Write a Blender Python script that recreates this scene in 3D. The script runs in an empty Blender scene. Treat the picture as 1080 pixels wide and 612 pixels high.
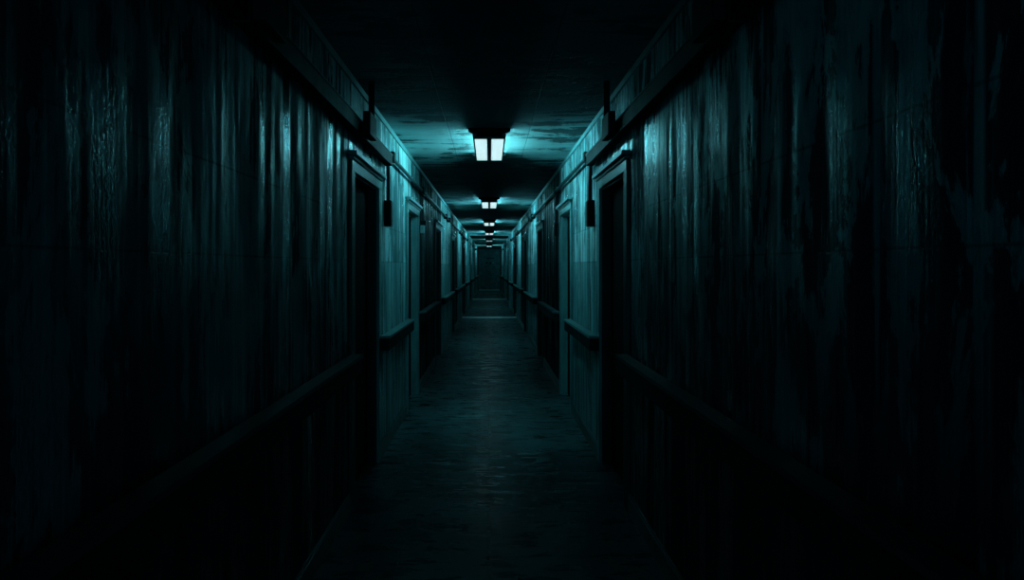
import bpy, bmesh, math, random
from mathutils import Vector, Matrix

random.seed(7)
scn = bpy.context.scene
COL = scn.collection
H = 2.9            # corridor height
EYE = 1.62
Y0, Y1 = -3.2, 41.0


def hw(d):
    """half width of the corridor, which narrows very slightly with distance"""
    return 0.9225 - 0.0037 * (d - 5.16)


# ------------------------------------------------------------------ helpers
def add_box(bm, x0, x1, y0, y1, z0, z1, bevel=0.0):
    vs = [bm.verts.new((x, y, z)) for x in (x0, x1) for y in (y0, y1) for z in (z0, z1)]
    idx = [(0, 1, 3, 2), (4, 6, 7, 5), (0, 4, 5, 1), (2, 3, 7, 6), (0, 2, 6, 4), (1, 5, 7, 3)]
    fs = [bm.faces.new([vs[i] for i in f]) for f in idx]
    if bevel:
        es = list({e for f in fs for e in f.edges})
        bmesh.ops.bevel(bm, geom=es, offset=bevel, segments=2, affect='EDGES', profile=0.6)


def add_skew(bm, xa0, xa1, ya, xb0, xb1, yb, z0, z1):
    """box between y=ya and y=yb whose x limits differ at both ends"""
    vs = [bm.verts.new(p) for p in (
        (xa0, ya, z0), (xa0, ya, z1), (xb0, yb, z0), (xb0, yb, z1),
        (xa1, ya, z0), (xa1, ya, z1), (xb1, yb, z0), (xb1, yb, z1))]
    for f in [(0, 1, 3, 2), (4, 6, 7, 5), (0, 4, 5, 1), (2, 3, 7, 6), (0, 2, 6, 4), (1, 5, 7, 3)]:
        bm.faces.new([vs[i] for i in f])


def add_tube(bm, a, b, r, n=12):
    a, b = Vector(a), Vector(b)
    d = (b - a)
    m = d.to_track_quat('Z', 'Y').to_matrix().to_4x4()
    m.translation = (a + b) / 2
    bmesh.ops.create_cone(bm, cap_ends=True, segments=n, radius1=r, radius2=r, depth=d.length, matrix=m)


def add_prism(bm, prof, y0, y1):
    """extrude a closed (x,z) profile from y0 to y1"""
    a = [bm.verts.new((x, y0, z)) for x, z in prof]
    b = [bm.verts.new((x, y1, z)) for x, z in prof]
    n = len(prof)
    bm.faces.new(a)
    bm.faces.new(b[::-1])
    for i in range(n):
        bm.faces.new((a[i], b[i], b[(i + 1) % n], a[(i + 1) % n]))


def obj(name, bm, mat, parent=None, smooth=False):
    bmesh.ops.recalc_face_normals(bm, faces=bm.faces[:])
    me = bpy.data.meshes.new(name)
    bm.to_mesh(me)
    bm.free()
    me.materials.append(mat)
    if smooth:
        for p in me.polygons:
            p.use_smooth = True
    o = bpy.data.objects.new(name, me)
    COL.objects.link(o)
    if parent:
        o.parent = parent
    return o


def box(name, mat, parent, *a, bevel=0.0):
    bm = bmesh.new()
    add_box(bm, *a, bevel=bevel)
    return obj(name, bm, mat, parent)


def thing(name, label, cat, loc=(0, 0, 0), group=None):
    o = bpy.data.objects.new(name, None)
    o.empty_display_size = 0.1
    COL.objects.link(o)
    o.location = loc
    tag(o, label, cat, group)
    return o


def tag(o, label, cat, group=None):
    o['label'] = label
    o['category'] = cat
    if group:
        o['group'] = group
    return o


def structure(o):
    o['kind'] = 'structure'
    return o


# ---------------------------------------------------------------- materials
class NT:
    def __init__(s, name):
        s.m = bpy.data.materials.new(name)
        s.m.use_nodes = True
        s.t = s.m.node_tree
        s.b = s.t.nodes['Principled BSDF']
        s.pos = s.t.nodes.new('ShaderNodeNewGeometry').outputs['Position']

    def n(s, kind, **kw):
        nd = s.t.nodes.new(kind)
        for k, v in kw.items():
            setattr(nd, k, v)
        return nd

    def link(s, a, b):
        s.t.links.new(a, b)

    def mapped(s, scale, loc=(0, 0, 0)):
        mp = s.n('ShaderNodeMapping')
        mp.inputs['Scale'].default_value = scale
        mp.inputs['Location'].default_value = loc
        s.link(s.pos, mp.inputs['Vector'])
        return mp.outputs[0]

    def noise(s, scale, detail=5, rough=0.6, loc=(0, 0, 0), dist=0.0):
        nz = s.n('ShaderNodeTexNoise')
        nz.inputs['Scale'].default_value = 1.0
        nz.inputs['Detail'].default_value = detail
        nz.inputs['Roughness'].default_value = rough
        nz.inputs['Distortion'].default_value = dist
        s.link(s.mapped(scale, loc), nz.inputs['Vector'])
        return nz.outputs['Fac']

    def ramp(s, fac, stops):
        r = s.n('ShaderNodeValToRGB')
        e = r.color_ramp.elements
        while len(e) < len(stops):
            e.new(0.5)
        for el, (p, c) in zip(e, stops):
            el.position = p
            el.color = (c, c, c, 1) if isinstance(c, (int, float)) else (*c, 1)
        s.link(fac, r.inputs[0])
        return r.outputs[0]

    def math(s, op, a, b=None, c=None, clamp=False):
        m = s.n('ShaderNodeMath', operation=op)
        m.use_clamp = clamp
        for i, v in enumerate((a, b, c)):
            if v is None:
                continue
            if isinstance(v, (int, float)):
                m.inputs[i].default_value = v
            else:
                s.link(v, m.inputs[i])
        return m.outputs[0]

    def mix(s, fac, a, b, blend='MIX'):
        m = s.n('ShaderNodeMix', data_type='RGBA', blend_type=blend)
        for k, v in ((0, fac), (6, a), (7, b)):
            if isinstance(v, (int, float)):
                m.inputs[k].default_value = v
            elif isinstance(v, tuple):
                m.inputs[k].default_value = (*v, 1)
            else:
                s.link(v, m.inputs[k])
        return m.outputs[2]

    def sep(s):
        x = s.n('ShaderNodeSeparateXYZ')
        s.link(s.pos, x.inputs[0])
        return x.outputs

    def line(s, coord, at, width):
        """1 on a thin line where coord == at"""
        d = s.math('ABSOLUTE', s.math('SUBTRACT', coord, at))
        return s.math('SUBTRACT', 1.0, s.math('DIVIDE', d, width), clamp=True)

    def lines(s, coord, period, width, off=0.0):
        f = s.math('PINGPONG', s.math('ADD', coord, off), period / 2)
        return s.math('SUBTRACT', 1.0, s.math('DIVIDE', f, width), clamp=True)

    def bump(s, h, strength, dist=0.01, normal=None):
        b = s.n('ShaderNodeBump')
        b.inputs['Strength'].default_value = strength
        b.inputs['Distance'].default_value = dist
        s.link(h, b.inputs['Height'])
        if normal is not None:
            s.link(normal, b.inputs['Normal'])
        return b.outputs[0]

    def out(s, color=None, rough=None, normal=None, metal=0.0, spec=0.5):
        i = s.b.inputs
        for k, v in (('Base Color', color), ('Roughness', rough), ('Normal', normal)):
            if v is None:
                continue
            if isinstance(v, tuple):
                i[k].default_value = (*v, 1)
            elif isinstance(v, (int, float)):
                i[k].default_value = v
            else:
                s.link(v, i[k])
        i['Metallic'].default_value = metal
        if not i['Specular IOR Level'].is_linked:
            i['Specular IOR Level'].default_value = spec
        return s.m


LIT_BAYS = [(5.05, 8.08), (11.7, 14.45), (17.3, 20.05), (22.6, 25.4), (28.4, 31.9), (36.0, 40.9)]  # stretches coloured as if lit by each lamp, start and end


def lit_bay_mask(s, y, soft=0.12, base=0.0, ia=0.0, ib=0.0):
    """1 in the bays painted as lamp-lit, base elsewhere"""
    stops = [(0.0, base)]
    for a, b in LIT_BAYS:
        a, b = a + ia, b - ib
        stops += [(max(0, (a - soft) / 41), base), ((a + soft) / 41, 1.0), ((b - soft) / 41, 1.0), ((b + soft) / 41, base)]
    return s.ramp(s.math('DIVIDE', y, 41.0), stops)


def mat_wall():
    s = NT('peeling_wall_paint')
    x, y, z = s.sep()
    # long drips running down the wall, wide stains, flaked patches, fine blisters
    drip = s.noise((2.0, 6.0, 0.42), 5, 0.6, (0, 0.4, 0))
    drip2 = s.noise((5, 30, 0.9), 4, 0.65, (3, 1, 7))
    stain = s.noise((1, 1.5, 0.8), 4, 0.55, (9, 4, 2), 0.4)
    flake = s.noise((3, 4.2, 2.2), 8, 0.66, (1, 2, 5), 0.6)
    grain = s.noise((75, 75, 48), 3, 0.7)
    m = s.math('ADD', s.math('MULTIPLY', drip, 0.42), s.math('MULTIPLY', stain, 0.58))
    m = s.math('ADD', m, s.math('MULTIPLY', s.math('SUBTRACT', drip2, 0.5), 0.22))
    m = s.math('ADD', m, s.math('MULTIPLY', s.math('SUBTRACT', flake, 0.5), 0.5))
    bay = lit_bay_mask(s, y)
    m = s.math('ADD', m, s.math('MULTIPLY', bay, 0.035))
    paint = s.ramp(m, [(0.0, 0.0), (0.515, 0.03), (0.53, 0.5), (0.57, 0.62), (0.68, 1.0)])
    low = s.math('GREATER_THAN', 1.66, z)
    streak = s.ramp(s.noise((4, 17, 0.5), 5, 0.7, (2, 6, 1)), [(0.34, 0.22), (0.47, 0.75), (0.54, 1.1), (0.66, 1.5)])
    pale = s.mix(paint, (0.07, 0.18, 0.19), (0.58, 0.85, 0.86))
    smooth_coat = s.mix(s.ramp(drip2, [(0.3, 0.0), (0.7, 1.0)]), (0.08, 0.20, 0.215), (0.19, 0.43, 0.445))
    pale = s.mix(s.math('MULTIPLY', low, 0.75), pale, smooth_coat)
    pale = s.mix(1.0, pale, streak, 'MULTIPLY')
    # near stretch: broad torn patches and a few long thin pale runs
    torn = s.noise((2, 5.2, 1.9), 9, 0.66, (4.3, 1.7, 2.2), 0.35)
    torn = s.ramp(torn, [(0.0, 0.0), (0.527, 0.0), (0.542, 0.75), (0.62, 1.0)])
    # the left wall has kept more of its dark coat, and patches on both fade out low down
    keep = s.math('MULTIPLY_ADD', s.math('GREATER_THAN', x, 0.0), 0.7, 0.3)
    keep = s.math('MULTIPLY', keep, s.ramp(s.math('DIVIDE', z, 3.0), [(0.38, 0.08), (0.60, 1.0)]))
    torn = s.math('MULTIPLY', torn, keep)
    runs = s.ramp(s.noise((1, 9.5, 0.12), 3, 0.6, (2, 8, 5)), [(0.0, 0.0), (0.60, 0.0), (0.63, 0.8)])
    paint_old = s.math('MAXIMUM', s.math('MULTIPLY', paint, 0.7), s.math('MAXIMUM', torn, s.math('MULTIPLY', runs, keep)))
    unlit_coat = s.mix(paint_old, (0.007, 0.020, 0.034), (0.13, 0.31, 0.34))
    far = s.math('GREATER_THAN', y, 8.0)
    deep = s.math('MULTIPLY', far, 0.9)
    unlit_coat = s.mix(deep, unlit_coat, (0.008, 0.022, 0.025))  # unlit far bays painted near black
    col = s.mix(bay, unlit_coat, pale)  # lit and unlit bays blended into the wall colour
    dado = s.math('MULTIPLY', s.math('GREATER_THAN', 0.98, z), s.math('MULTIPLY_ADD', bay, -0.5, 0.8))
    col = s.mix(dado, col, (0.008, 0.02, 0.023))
    j = s.math('MAXIMUM', s.line(z, 1.66, 0.006), s.line(z, 1.97, 0.007))
    j = s.math('MAXIMUM', j, s.lines(y, 1.22, 0.005, 0.14))
    col = s.mix(s.math('MULTIPLY', j, 0.6), col, (0.01, 0.025, 0.027))
    hgt = s.math('ADD', s.math('MULTIPLY', paint, 0.2), s.math('MULTIPLY', grain, 0.5))
    hgt = s.math('ADD', hgt, s.math('MULTIPLY', drip2, 0.55))
    hgt = s.math('SUBTRACT', hgt, s.math('MULTIPLY', j, 0.12))
    # wet, glossy runs between dull dry stretches
    wet = s.ramp(s.noise((3, 7.5, 0.5), 5, 0.65, (5, 2, 3)), [(0.47, 0.0), (0.60, 1.0)])
    rough = s.math('MULTIPLY_ADD', wet, -0.59, 0.75)
    spec = s.math('MULTIPLY_ADD', wet, 0.85, 0.03)
    spec = s.math('MULTIPLY', spec, s.math('MULTIPLY_ADD', far, -0.9, 1.0))
    near = s.n('ShaderNodeMapRange')
    for k_, v_ in ((1, 0.9), (2, 2.3), (3, 0.15), (4, 1.0)):
        near.inputs[k_].default_value = v_
    s.link(y, near.inputs[0])
    spec = s.math('MULTIPLY', spec, near.outputs[0])
    s.link(spec, s.b.inputs['Specular IOR Level'])
    s.b.inputs['Specular Tint'].default_value = (0.35, 0.9, 1.0, 1)
    mat = s.out(col, rough, s.bump(hgt, 0.5, 0.010), spec=0.5)
    return mat


def mat_ceiling():
    s = NT('flaking_ceiling_plaster')
    x, y, z = s.sep()
    a = s.noise((1.6, 5.5, 1), 6, 0.62, (2, 3, 1), 0.4)
    b = s.noise((2.4, 1.1, 1), 4, 0.55, (7, 7, 0), 0.2)
    fine = s.noise((26, 40, 20), 4, 0.7)
    m = s.math('ADD', s.math('MULTIPLY', a, 0.62), s.math('MULTIPLY', b, 0.38))
    m = s.math('ADD', m, s.math('MULTIPLY', s.math('SUBTRACT', fine, 0.5), 0.14))
    msk = s.ramp(m, [(0.0, 0.0), (0.455, 0.06), (0.475, 0.62), (0.52, 0.8), (0.7, 1.0)])
    col = s.mix(msk, (0.03, 0.07, 0.075), (0.52, 0.76, 0.76))
    hotspot_dim = s.ramp(s.math('ABSOLUTE', x), [(0.14, 0.04), (0.24, 0.20), (0.38, 0.55), (0.65, 1.0)])  # plaster darkened along the middle to offset the lamps' hot spots
    col = s.mix(1.0, col, hotspot_dim, 'MULTIPLY')
    col = s.mix(s.math('MULTIPLY_ADD', lit_bay_mask(s, y, 0.4, 0.0, 0.5, 0.25), -0.9, 0.9), col, (0.012, 0.028, 0.046))  # unlit stretches between lamps darkened in the plaster colour
    j = s.math('MAXIMUM', s.lines(y, 1.5, 0.008, 0.3), s.line(s.math('ABSOLUTE', x), 0.38, 0.006))
    col = s.mix(s.math('MULTIPLY', j, 0.6), col, (0.015, 0.03, 0.03))
    hgt = s.math('SUBTRACT', s.math('ADD', msk, s.math('MULTIPLY', fine, 0.25)), s.math('MULTIPLY', j, 0.6))
    return s.out(col, 0.75, s.bump(hgt, 0.5, 0.012), spec=0.25)


def mat_floor():
    s = NT('worn_wet_floor')
    x, y, z = s.sep()
    a = s.noise((1.5, 2.4, 1), 6, 0.6, (4, 1, 0), 0.4)
    b = s.noise((3.5, 11, 1), 6, 0.66, (1, 8, 0), 0.2)
    wob = s.math('MULTIPLY', s.math('SUBTRACT', s.noise((0, 5, 0), 5, 0.7), 0.5), 0.09)
    xc = s.math('ADD', x, wob)
    m = s.math('ADD', s.math('MULTIPLY', a, 0.6), s.math('MULTIPLY', b, 0.4))
    col = s.ramp(m, [(0.36, (0.008, 0.024, 0.028)), (0.5, (0.045, 0.12, 0.132)), (0.62, (0.13, 0.30, 0.32))])
    col = s.mix(s.math('MULTIPLY_ADD', lit_bay_mask(s, y, 0.7, 0.0, 0.6), -0.82, 0.86), col, (0.006, 0.018, 0.028))  # floor outside the lit bays darkened as painted shade
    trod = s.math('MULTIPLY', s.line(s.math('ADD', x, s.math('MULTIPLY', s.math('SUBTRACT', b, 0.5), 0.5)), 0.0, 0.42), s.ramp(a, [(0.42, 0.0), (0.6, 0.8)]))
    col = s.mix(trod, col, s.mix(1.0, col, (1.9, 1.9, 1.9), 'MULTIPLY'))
    crack = s.math('MAXIMUM', s.line(xc, 0.0, 0.016), s.math('MULTIPLY', s.lines(y, 0.61, 0.006, 0.2), 0.5))
    crack = s.math('MAXIMUM', crack, s.math('MULTIPLY', s.line(s.math('ABSOLUTE', x), 0.5, 0.006), 0.5))
    col = s.mix(s.math('MULTIPLY', crack, 0.85), col, (0.006, 0.012, 0.013))
    rough = s.ramp(b, [(0.35, 0.2), (0.5, 0.3), (0.68, 0.55)])
    hgt = s.math('SUBTRACT', s.math('ADD', s.math('MULTIPLY', b, 0.6), a), s.math('MULTIPLY', crack, 0.8))
    s.b.inputs['Specular Tint'].default_value = (0.35, 0.9, 1.0, 1)
    return s.out(col, rough, s.bump(hgt, 0.14, 0.010), spec=0.15)


def mat_plain(name, c, rough=0.5, metal=0.0, worn=0.35, spec=0.5):
    s = NT(name)
    nz = s.noise((6, 10, 4), 6, 0.7, (len(name), 2, 1))
    fine = s.noise((60, 60, 40), 3, 0.7)
    d = tuple(v * (1 - worn) for v in c)
    l = tuple(min(1, v * (1 + worn)) for v in c)
    col = s.mix(s.ramp(nz, [(0.35, 0.0), (0.65, 1.0)]), d, l)
    r = s.ramp(nz, [(0.3, max(0.05, rough - 0.12)), (0.7, min(1, rough + 0.12))])
    return s.out(col, r, s.bump(fine, 0.15, 0.004), metal, spec)


def mat_glow(name, strength, color):
    s = NT(name)
    # faint dirt inside the plastic lens
    nz = s.noise((14, 7, 5), 4, 0.6)
    v = s.math('MULTIPLY', s.ramp(nz, [(0.3, 0.82), (0.7, 1.0)]), strength)
    s.link(v, s.b.inputs['Emission Strength'])
    s.b.inputs['Emission Color'].default_value = (*color, 1)
    return s.out((0.6, 0.7, 0.7), 0.4)


def mat_lit_bay(name, pale, dark, rough=0.45, spec=0.3, ia=0.0):
    """paint with lamp light in its colour: pale in lit bays, dark in unlit ones"""
    s = NT(name)
    y = s.sep()[1]
    nz = s.noise((7, 12, 2), 6, 0.7, (len(name), 5, 1))
    f = s.ramp(nz, [(0.3, 0.6), (0.7, 1.25)])
    col = s.mix(lit_bay_mask(s, y, 0.08, ia=ia), dark, pale)
    col = s.mix(1.0, col, f, 'MULTIPLY')
    return s.out(col, rough, s.bump(s.noise((50, 50, 30), 3, 0.7), 0.15, 0.004), spec=spec)


M = dict(
    lining=mat_lit_bay('door_lining_paint', (0.14, 0.32, 0.33), (0.008, 0.02, 0.022), ia=0.3),  # pale starts later, keeping the nearest reveal in painted shade
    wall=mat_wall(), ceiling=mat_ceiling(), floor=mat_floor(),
    casing=mat_lit_bay('dull_painted_casing', (0.13, 0.30, 0.31), (0.012, 0.03, 0.033)),
    cap=mat_lit_bay('painted_moulding', (0.16, 0.36, 0.37), (0.06, 0.14, 0.15)),
    leaf=mat_plain('black_door_paint', (0.003, 0.006, 0.007), 0.9, spec=0.03),
    rail=mat_plain('dark_rail_board', (0.007, 0.016, 0.018), 0.7, spec=0.1),
    railtop=mat_lit_bay('rail_top_laminate', (0.12, 0.28, 0.29), (0.02, 0.05, 0.06), 0.4, 0.25),
    dark=mat_plain('dark_metal_trunking', (0.006, 0.012, 0.014), 0.7, spec=0.1),
    pipe=mat_plain('grimy_conduit', (0.02, 0.045, 0.048), 0.55, spec=0.2),
    housing=mat_plain('lamp_housing_enamel', (0.05, 0.09, 0.095), 0.45),
    steel=mat_plain('threshold_steel', (0.75, 0.95, 0.95), 0.48, 1.0, worn=0.05),
    plate=mat_plain('pale_plastic', (0.28, 0.45, 0.45), 0.5),
    base=mat_plain('baseboard_paint', (0.045, 0.085, 0.09), 0.4),
    enddoor=mat_plain('end_door_paint', (0.10, 0.24, 0.26), 0.6, spec=0.2),
    hole=mat_plain('black_opening', (0.003, 0.004, 0.004), 0.9, spec=0.1),
)

# --------------------------------------------------------------- room shell
# door openings along both walls: near edge, far edge
DOORS = [(4.22, 5.15), (6.95, 7.92), (10.40, 11.40), (14.55, 15.55),
         (20.40, 21.40), (25.60, 26.60), (32.60, 33.60)]
DH = 2.26
WT = 0.22

bm = bmesh.new()
add_box(bm, -1.3, 1.3, Y0 - 0.2, Y1 + 0.2, -0.12, 0.0)
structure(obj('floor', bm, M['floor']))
bm = bmesh.new()
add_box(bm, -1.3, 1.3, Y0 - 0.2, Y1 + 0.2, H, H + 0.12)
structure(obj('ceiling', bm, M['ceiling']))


def wall_side(name, s):
    bm = bmesh.new()
    cuts = [Y0]
    for a, b in DOORS:
        cuts += [a, b]
    cuts.append(Y1)
    for i in range(len(cuts) - 1):
        a, b = cuts[i], cuts[i + 1]
        opening = i % 2 == 1
        z0 = DH if opening else 0.0
        xs = [s * hw(a), s * (hw(a) + WT), s * hw(b), s * (hw(b) + WT)]
        add_skew(bm, xs[0], xs[1], a, xs[2], xs[3], b, z0, H)
    return structure(obj(name, bm, M['wall']))


wall_side('wall_left', -1)
wall_side('wall_right', 1)
bm = bmesh.new()
add_box(bm, -1.15, 1.15, Y1, Y1 + 0.15, 0, H)
structure(obj('wall_end', bm, M['wall']))
bm = bmesh.new()
add_box(bm, -1.2, 1.2, Y0 - 0.15, Y0, 0, H)
structure(obj('wall_behind', bm, M['wall']))


# ------------------------------------------------------------- side doorways
def doorway(n, s, a, b):
    w = hw((a + b) / 2)
    root = bpy.data.objects.new('door_%d' % n, None)
    COL.objects.link(root)
    root.location = (s * w, (a + b) / 2, 0)
    structure(root)
    hl = (b - a) / 2

    def part(name, mat, boxes, bevel=0.004, par=root):
        bm = bmesh.new()
        for (o0, o1, y0, y1, z0, z1) in boxes:      # o = offset INTO the corridor (+) or into the wall (-)
            x0, x1 = sorted((-s * o0, -s * o1))
            add_box(bm, x0, x1, y0, y1, z0, z1, bevel)
        return obj(name, bm, mat, par)
    cw = 0.095
    for y0, y1 in ((-hl - cw, -hl + 0.004), (hl - 0.004, hl + cw)):
        part('door_casing', M['casing'], [(-0.004, 0.02, y0, y1, 0.0, DH)])
    # head: flat board, shadow gap, projecting cap moulding
    part('head_casing', M['casing'], [(-0.004, 0.022, -hl - cw, hl + cw, DH - 0.004, DH + 0.07)])
    part('cap_moulding', M['cap'], [(-0.002, 0.035, -hl - cw - 0.01, hl + cw + 0.01, DH + 0.07, DH + 0.092),
                                   (-0.002, 0.06, -hl - cw - 0.035, hl + cw + 0.035, DH + 0.092, DH + 0.122)])
    # lining of the reveal
    part('door_lining', M['lining'], [(-0.15, -0.004, -hl, -hl + 0.02, 0, DH),
                                     (-0.15, -0.004, hl - 0.02, hl, 0, DH),
                                     (-0.15, -0.004, -hl + 0.02, hl - 0.02, DH - 0.02, DH)], 0.0)
    # recessed leaf with two sunk panels
    lf = part('door_leaf', M['leaf'], [(-0.12, -0.075, -hl + 0.022, hl - 0.022, 0.008, DH - 0.022)])
    part('door_panel', M['leaf'], [(-0.075, -0.069, -hl + 0.14, hl - 0.14, 1.15, DH - 0.16)], 0.004, lf)
    part('door_panel', M['leaf'], [(-0.075, -0.069, -hl + 0.14, hl - 0.14, 0.22, 0.98)], 0.004, lf)
    return root


k = 1
for a, b in DOORS:
    for s in (-1, 1):
        doorway(k, s, a, b)
        k += 1

# ---------------------------------------------------------------- baseboards
for name, s in (('baseboard_left', -1), ('baseboard_right', 1)):
    bm = bmesh.new()
    spans = []
    p = Y0
    for a, b in DOORS:
        spans.append((p, a - 0.097))
        p = b + 0.097
    spans.append((p, Y1))
    for a, b in spans:
        add_skew(bm, s * hw(a), s * (hw(a) - 0.016), a, s * hw(b), s * (hw(b) - 0.016), b, 0.0, 0.11)
        add_skew(bm, s * hw(a), s * (hw(a) - 0.010), a, s * hw(b), s * (hw(b) - 0.010), b, 0.11, 0.125)
    structure(obj(name, bm, M['base']))

# cornice strip in the angle of wall and ceiling
for name, s in (('trim_1', -1), ('trim_2', 1)):
    bm = bmesh.new()
    add_skew(bm, s * hw(Y0), s * (hw(Y0) - 0.014), Y0, s * hw(Y1), s * (hw(Y1) - 0.014), Y1, H - 0.045, H)
    structure(obj(name, bm, M['cap']))

# two portal frames that step in from the walls far down the corridor
for name, d in (('trim_3', 24.3), ('trim_4', 31.0)):
    bm = bmesh.new()
    w = hw(d)
    pj = 0.09
    add_box(bm, -w, -w + pj, d, d + 0.16, 0, H)
    add_box(bm, w - pj, w, d, d + 0.16, 0, H)
    add_box(bm, -w + pj, w - pj, d, d + 0.16, H - 0.10, H)
    structure(obj(name, bm, M['casing']))

# ------------------------------------------------------------------ end door
dr = bpy.data.objects.new('door_15', None)
COL.objects.link(dr)
dr.location = (0, Y1, 0)
structure(dr)
w = hw(Y1)
for s in (-1, 1):
    x0, x1 = sorted((s * (w - 0.10), s * (w - 0.012)))
    box('door_casing', M['casing'], dr, x0, x1, -0.06, -0.002, 0, 2.72, bevel=0.006)
box('head_casing', M['casing'], dr, -w + 0.012, w - 0.012, -0.06, -0.002, 2.72, 2.83, bevel=0.006)
lf = box('door_leaf', M['enddoor'], dr, -w + 0.102, w - 0.102, -0.045, -0.004, 0.03, 2.715, bevel=0.004)
box('transom_bar', M['cap'], dr, -w + 0.102, w - 0.102, -0.06, -0.046, 1.02, 1.07, bevel=0.004)
for x0, x1 in ((-0.16, -0.06), (-0.03, 0.06), (0.09, 0.17), (0.20, 0.29)):
    box('vent_slot', M['hole'], lf, x0, x1, -0.052, -0.0452, 2.11, 2.17)
for x, zz, m in ((-0.15, 1.86, 'hole'), (0.09, 1.83, 'hole'), (0.27, 1.86, 'plate')):
    box('name_plate', M[m], lf, x - 0.055, x + 0.055, -0.052, -0.0452, zz - 0.05, zz + 0.05)
box('kick_plate', M['steel'], lf, -w + 0.11, w - 0.11, -0.052, -0.0452, 0.035, 0.10)

# ------------------------------------------------------------ ceiling lights
COLR = (0.66, 0.96, 1.0)
COLS = (0.18, 0.82, 0.93)


def ceiling_light(d, label, ld, ls):
    root = thing('ceiling_light', label, 'ceiling light', (0, d, H), 'ceiling lights down the corridor')
    L = 1.25
    box('mounting_plate', M['hole'], root, -0.14, 0.14, 0, L, -0.018, -0.0005, bevel=0.004)
    # wide end flange that faces the viewer, and its twin at the far end
    for y0, y1 in ((-0.03, 0.03), (L - 0.03, L + 0.03)):
        bm = bmesh.new()
        add_prism(bm, [(-0.196, -0.001), (0.196, -0.001), (0.196, -0.026), (0.168, -0.040), (-0.168, -0.040), (-0.196, -0.026)], y0, y1)
        obj('end_flange', bm, M['hole'], root)
    bm = bmesh.new()      # tray
    add_box(bm, -0.118, 0.118, 0.0, L, -0.072, -0.018)
    # opaque end caps
    for y0, y1 in ((0.0, 0.035), (L - 0.035, L)):
        add_prism(bm, [(-0.160, -0.030), (0.160, -0.030), (0.152, -0.090), (-0.152, -0.090)], y0, y1)
    # bottom frame: sides and the middle bar
    add_box(bm, -0.152, -0.137, 0.035, L - 0.035, -0.092, -0.082)
    add_box(bm, 0.137, 0.152, 0.035, L - 0.035, -0.092, -0.082)
    add_box(bm, -0.022, 0.022, 0.035, L - 0.035, -0.096, -0.072)
    obj('housing', bm, M['housing'], root)
    gd = mat_glow('lit_lens_%d' % int(d), ld, COLR)
    gs = mat_glow('side_emitter_glow_%d' % int(d), ls, COLS)
    for x0, x1 in ((-0.137, -0.022), (0.022, 0.137)):
        box('diffuser', gd, root, x0, x1, 0.035, L - 0.035, -0.088, -0.073)
    for s in (-1, 1):
        bm = bmesh.new()     # unseen side emitter added to light walls and ceiling, leaning inwards towards the bottom
        add_prism(bm, [(s * 0.1185, -0.030), (s * 0.150, -0.030), (s * 0.124, -0.0725), (s * 0.1185, -0.0725)], 0.036, L - 0.036)
        obj('added_side_emitter', bm, gs, root)
    return root


LD, LS = 1.0, 95.0
for d, lab, f in (
        (5.82, 'twin panel ceiling light nearest the viewer, largest of the row', 1.0),
        (11.62, 'twin panel ceiling light second from the viewer', 1.0),
        (17.15, 'twin panel ceiling light third from the viewer', 1.0),
        (22.55, 'twin panel ceiling light fourth from the viewer', 1.0),
        (28.90, 'dim fifth ceiling light in front of the second portal frame', 0.35),
        (36.90, 'smallest ceiling light, last one before the end door', 1.0)):
    ceiling_light(d, lab, LD * f, LS * f)

# ----------------------------------------------------------------- handrails
RZ0, RZ1 = 0.925, 1.045


def handrail(s, a, b, label):
    m = (a + b) / 2
    root = thing('handrail', label, 'handrail', (0, m, RZ1), 'handrails along both walls')
    g0, g1 = 0.024, 0.095
    bm = bmesh.new()
    add_skew(bm, s * (hw(a) - g0), s * (hw(a) - g1), a - m, s * (hw(b) - g0), s * (hw(b) - g1), b - m, RZ0 - RZ1, -0.02)
    obj('rail_board', bm, M['rail'], root)
    bm = bmesh.new()
    add_skew(bm, s * (hw(a) - g0), s * (hw(a) - g1 - 0.008), a - m, s * (hw(b) - g0), s * (hw(b) - g1 - 0.008), b - m, -0.02, 0.0)
    obj('rail_top', bm, M['railtop'], root)
    n = max(2, min(5, int((b - a) / 1.1)))
    for i in range(n):
        y = a + 0.25 + (b - a - 0.5) * i / (n - 1)
        x0, x1 = sorted((s * (hw(y) + 0.002), s * (hw(y) - g0)))
        box('rail_bracket', M['dark'], root, x0, x1, y - m - 0.03, y - m + 0.03, RZ0 - RZ1 + 0.02, -0.03)
    return root


edges = [(Y0 + 0.1, 4.10)]
for i in range(len(DOORS)):
    nxt = DOORS[i + 1][0] - 0.11 if i + 1 < len(DOORS) else Y1 - 0.1
    edges.append((DOORS[i][1] + 0.01, nxt))
where = ['running from beside the viewer up to the nearest dark doorway',
         'short lit piece between the first and second doorways',
         'dim piece between the second and third doorways',
         'between third and fourth doorways, beside the second ceiling light',
         'between fourth and fifth doorways, passing the steel floor strip',
         'between fifth and sixth doorways, cut by the first portal frame',
         'between sixth and seventh doorways, near the second portal frame',
         'last piece before the end door, far down the corridor']
PORT = (24.3, 31.0)
for (a, b), wtxt in zip(edges, where):
    for s, side in ((-1, 'left'), (1, 'right')):
        # a portal pilaster interrupts the rail: stop short of it
        bb = b
        for p in PORT:
            if a < p < b:
                bb = p - 0.02
        handrail(s, a, bb, '%s wall handrail, %s' % (side, wtxt))

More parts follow.
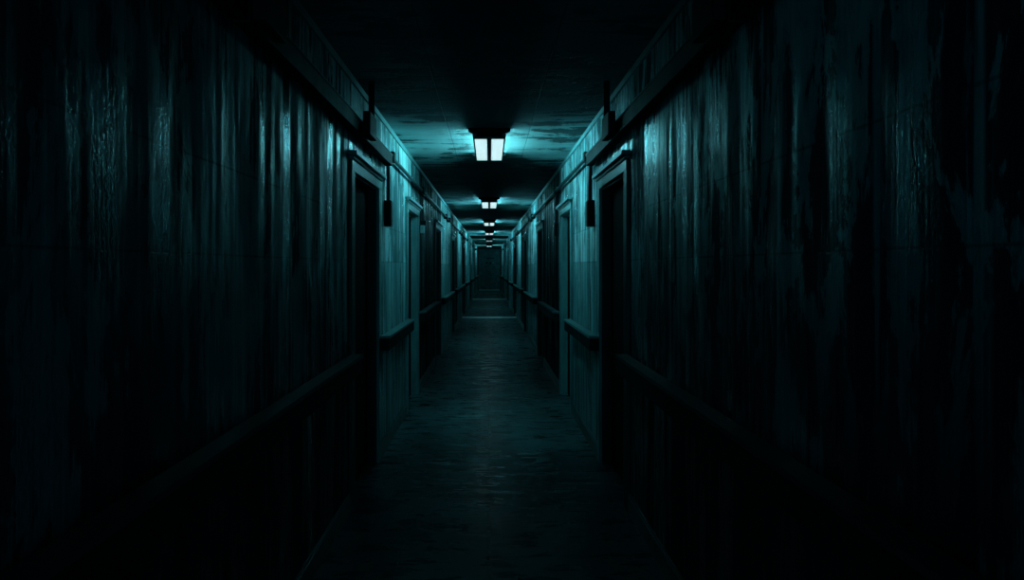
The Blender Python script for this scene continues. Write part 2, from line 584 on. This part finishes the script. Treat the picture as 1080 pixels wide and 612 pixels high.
# ------------------------------------------------- trunking, pipes and boxes
for s, side in ((-1, 'left'), (1, 'right')):
    # deep cable trunking on the near stretch of wall, two lengths
    for a, b, txt in ((-2.6, 2.2, 'near length beside the viewer'), (2.24, 5.45, 'far length above the nearest doorway')):
        g = 0.016
        root = thing('cable_trunking', 'dark square cable trunking high on the %s wall, %s' % (side, txt),
                     'cable trunking', (0, 0, 2.54), 'cable trunking on both walls')
        bm = bmesh.new()
        add_skew(bm, s * (hw(a) - g), s * (hw(a) - 0.078), a, s * (hw(b) - g), s * (hw(b) - 0.078), b, -0.045, 0.045)
        obj('trunking_body', bm, M['dark'], root)
        bm = bmesh.new()
        add_skew(bm, s * (hw(a) - g), s * (hw(a) - 0.084), a, s * (hw(b) - g), s * (hw(b) - 0.084), b, 0.045, 0.053)
        obj('trunking_lid', bm, M['pipe'], root)
        for y in (a + 0.5, b - 0.8):
            x0, x1 = sorted((s * (hw(y) - 0.001), s * (hw(y) - g)))
            box('wall_bracket', M['dark'], root, x0, x1, y - 0.03, y + 0.03, -0.03, 0.03)
    for y in (2.35, 4.28):      # deep draw boxes with a stub pipe up to the ceiling
        x = hw(y)
        jb = thing('draw_box', 'black draw box with stub pipe on the %s trunking, %s' % (
            side, 'near the picture top' if y < 3 else 'by the doorway'),
            'junction box', (s * x, y, 2.6), 'draw boxes on the trunking')
        x0, x1 = sorted((-s * 0.0875, -s * 0.135))
        box('box_body', M['dark'], jb, x0, x1, -0.12, 0.12, -0.10, 0.055, bevel=0.006)
        bm = bmesh.new()
        add_tube(bm, (-s * 0.112, 0.05, 0.055), (-s * 0.112, 0.05, H - 2.6), 0.022)
        obj('stub_pipe', bm, M['dark'], jb, True)
    # thin conduit that carries on from the trunking, one length per stretch of wall
    for ya, yb, clamps, txt in ((5.5, 12.5, (5.62, 8.1, 12.3), 'from the trunking past the second doorway'),
                                (12.54, 18.2, (13.2, 18.0), 'length beside the second ceiling light'),
                                (18.24, 24.28, (19.0, 23.2), 'length beside the third ceiling light'),
                                (24.48, 30.98, (25.2, 30.2), 'length between the two portal frames'),
                                (31.18, 40.9, (32.0, 36.0, 40.0), 'last length before the end door')):
        cp = thing('conduit_pipe', 'thin conduit pipe high on the %s wall, %s' % (side, txt), 'pipe',
                   (0, 0, 2.60), 'conduit pipes on both walls')
        bm = bmesh.new()
        add_tube(bm, (s * (hw(ya) - 0.042), ya, 0), (s * (hw(yb) - 0.042), yb, 0.0), 0.02)
        obj('pipe_run', bm, M['pipe'], cp)
        for y in clamps:
            x0, x1 = sorted((s * (hw(y) - 0.001), s * (hw(y) - 0.075)))
            box('pipe_clamp', M['dark'], cp, x0, x1, y - 0.05, y + 0.05, -0.045, 0.045, bevel=0.006)
    # drop pipe with a long switch box beside the nearest doorway
    y = 5.52
    x = hw(y)
    sb = thing('switch_box', 'long dark switch box on a vertical pipe, %s wall past the nearest doorway' % side,
               'switch box', (s * x, y, 2.0), 'switch boxes beside the first doorways')
    x0, x1 = sorted((-s * 0.001, -s * 0.06))
    box('box_body', M['dark'], sb, x0, x1, -0.05, 0.05, -0.03, 0.2, bevel=0.006)
    x0, x1 = sorted((-s * 0.06, -s * 0.068))
    box('box_lid', M['pipe'], sb, x0, x1, -0.042, 0.042, -0.02, 0.19, bevel=0.003)
    bm = bmesh.new()
    add_tube(bm, (-s * 0.03, 0, 0.2), (-s * 0.03, 0, 0.575), 0.018)
    obj('drop_pipe', bm, M['pipe'], sb, True)

# left wall: small pale box under a dark hood; right wall: slim dark box on a drop pipe
y = 8.28
x = -hw(y)
t = thing('wall_sensor', 'small pale plastic box with dark hood high on the left wall past the second doorway', 'wall box', (x, y, 2.06))
box('box_body', M['plate'], t, 0.001, 0.05, -0.035, 0.035, 0, 0.10, bevel=0.005)
box('hood', M['dark'], t, 0.001, 0.075, -0.05, 0.05, 0.105, 0.165, bevel=0.005)
bm = bmesh.new()
add_tube(bm, (0.03, 0, 0.165), (0.03, 0, 0.52), 0.014)
obj('drop_pipe', bm, M['pipe'], t, True)
x = hw(y)
t = thing('slim_box', 'slim dark box on a thin drop pipe, right wall past the second doorway', 'wall box', (x, y, 2.02))
box('box_body', M['dark'], t, -0.05, -0.001, -0.04, 0.04, 0, 0.17, bevel=0.005)
bm = bmesh.new()
add_tube(bm, (-0.028, 0, 0.17), (-0.028, 0, 0.56), 0.014)
obj('drop_pipe', bm, M['pipe'], t, True)

# floor strips
for y, lab in ((19.7, 'bright steel threshold strip across the floor beyond the third ceiling light'),
               (30.6, 'dim steel threshold strip across the floor below the second portal frame')):
    w = hw(y)
    bm = bmesh.new()
    add_prism(bm, [(-0.047, 0.0), (-0.028, 0.032), (0.028, 0.032), (0.047, 0.0)], -w + 0.018, w - 0.018)
    o = obj('threshold_strip', bm, M['steel'])
    o.rotation_euler = (0, 0, math.pi / 2)
    o.location = (0, y, 0.0005)
    tag(o, lab, 'threshold strip', 'steel strips across the floor')

# ---------------------------------------------------------------- light, sky
wd = bpy.data.worlds.new('night')
scn.world = wd
wd.use_nodes = True
wd.node_tree.nodes['Background'].inputs[0].default_value = (0.01, 0.05, 0.06, 1)
wd.node_tree.nodes['Background'].inputs[1].default_value = 0.05

la = bpy.data.lights.new('added_fill_lamp', 'AREA')  # fill lamp added behind the camera for the nearest walls, no fixture
la.shape = 'RECTANGLE'
la.size, la.size_y = 1.6, 2.4
la.energy = 9.5
la.spread = math.radians(120)
la.color = (0.05, 0.78, 1.0)
lo = bpy.data.objects.new('added_fill_lamp', la)
COL.objects.link(lo)
lo.location = (0, -3.1, 1.6)
lo.rotation_euler = (math.radians(105), 0, 0)

# -------------------------------------------------------------------- camera
cd = bpy.data.cameras.new('camera')
cd.sensor_width = 36
cd.lens = 36 * 660 / 1080
cd.shift_x = 24 / 1080
cd.shift_y = -25 / 1080
cd.clip_start = 0.05
cd.clip_end = 200
co = bpy.data.objects.new('camera', cd)
COL.objects.link(co)
co.location = (0, 0, EYE)
co.rotation_euler = (math.radians(90), 0, 0)
scn.camera = co

scn.view_settings.view_transform = 'Standard'
scn.view_settings.look = 'None'
scn.view_settings.exposure = 0
scn.view_settings.gamma = 1
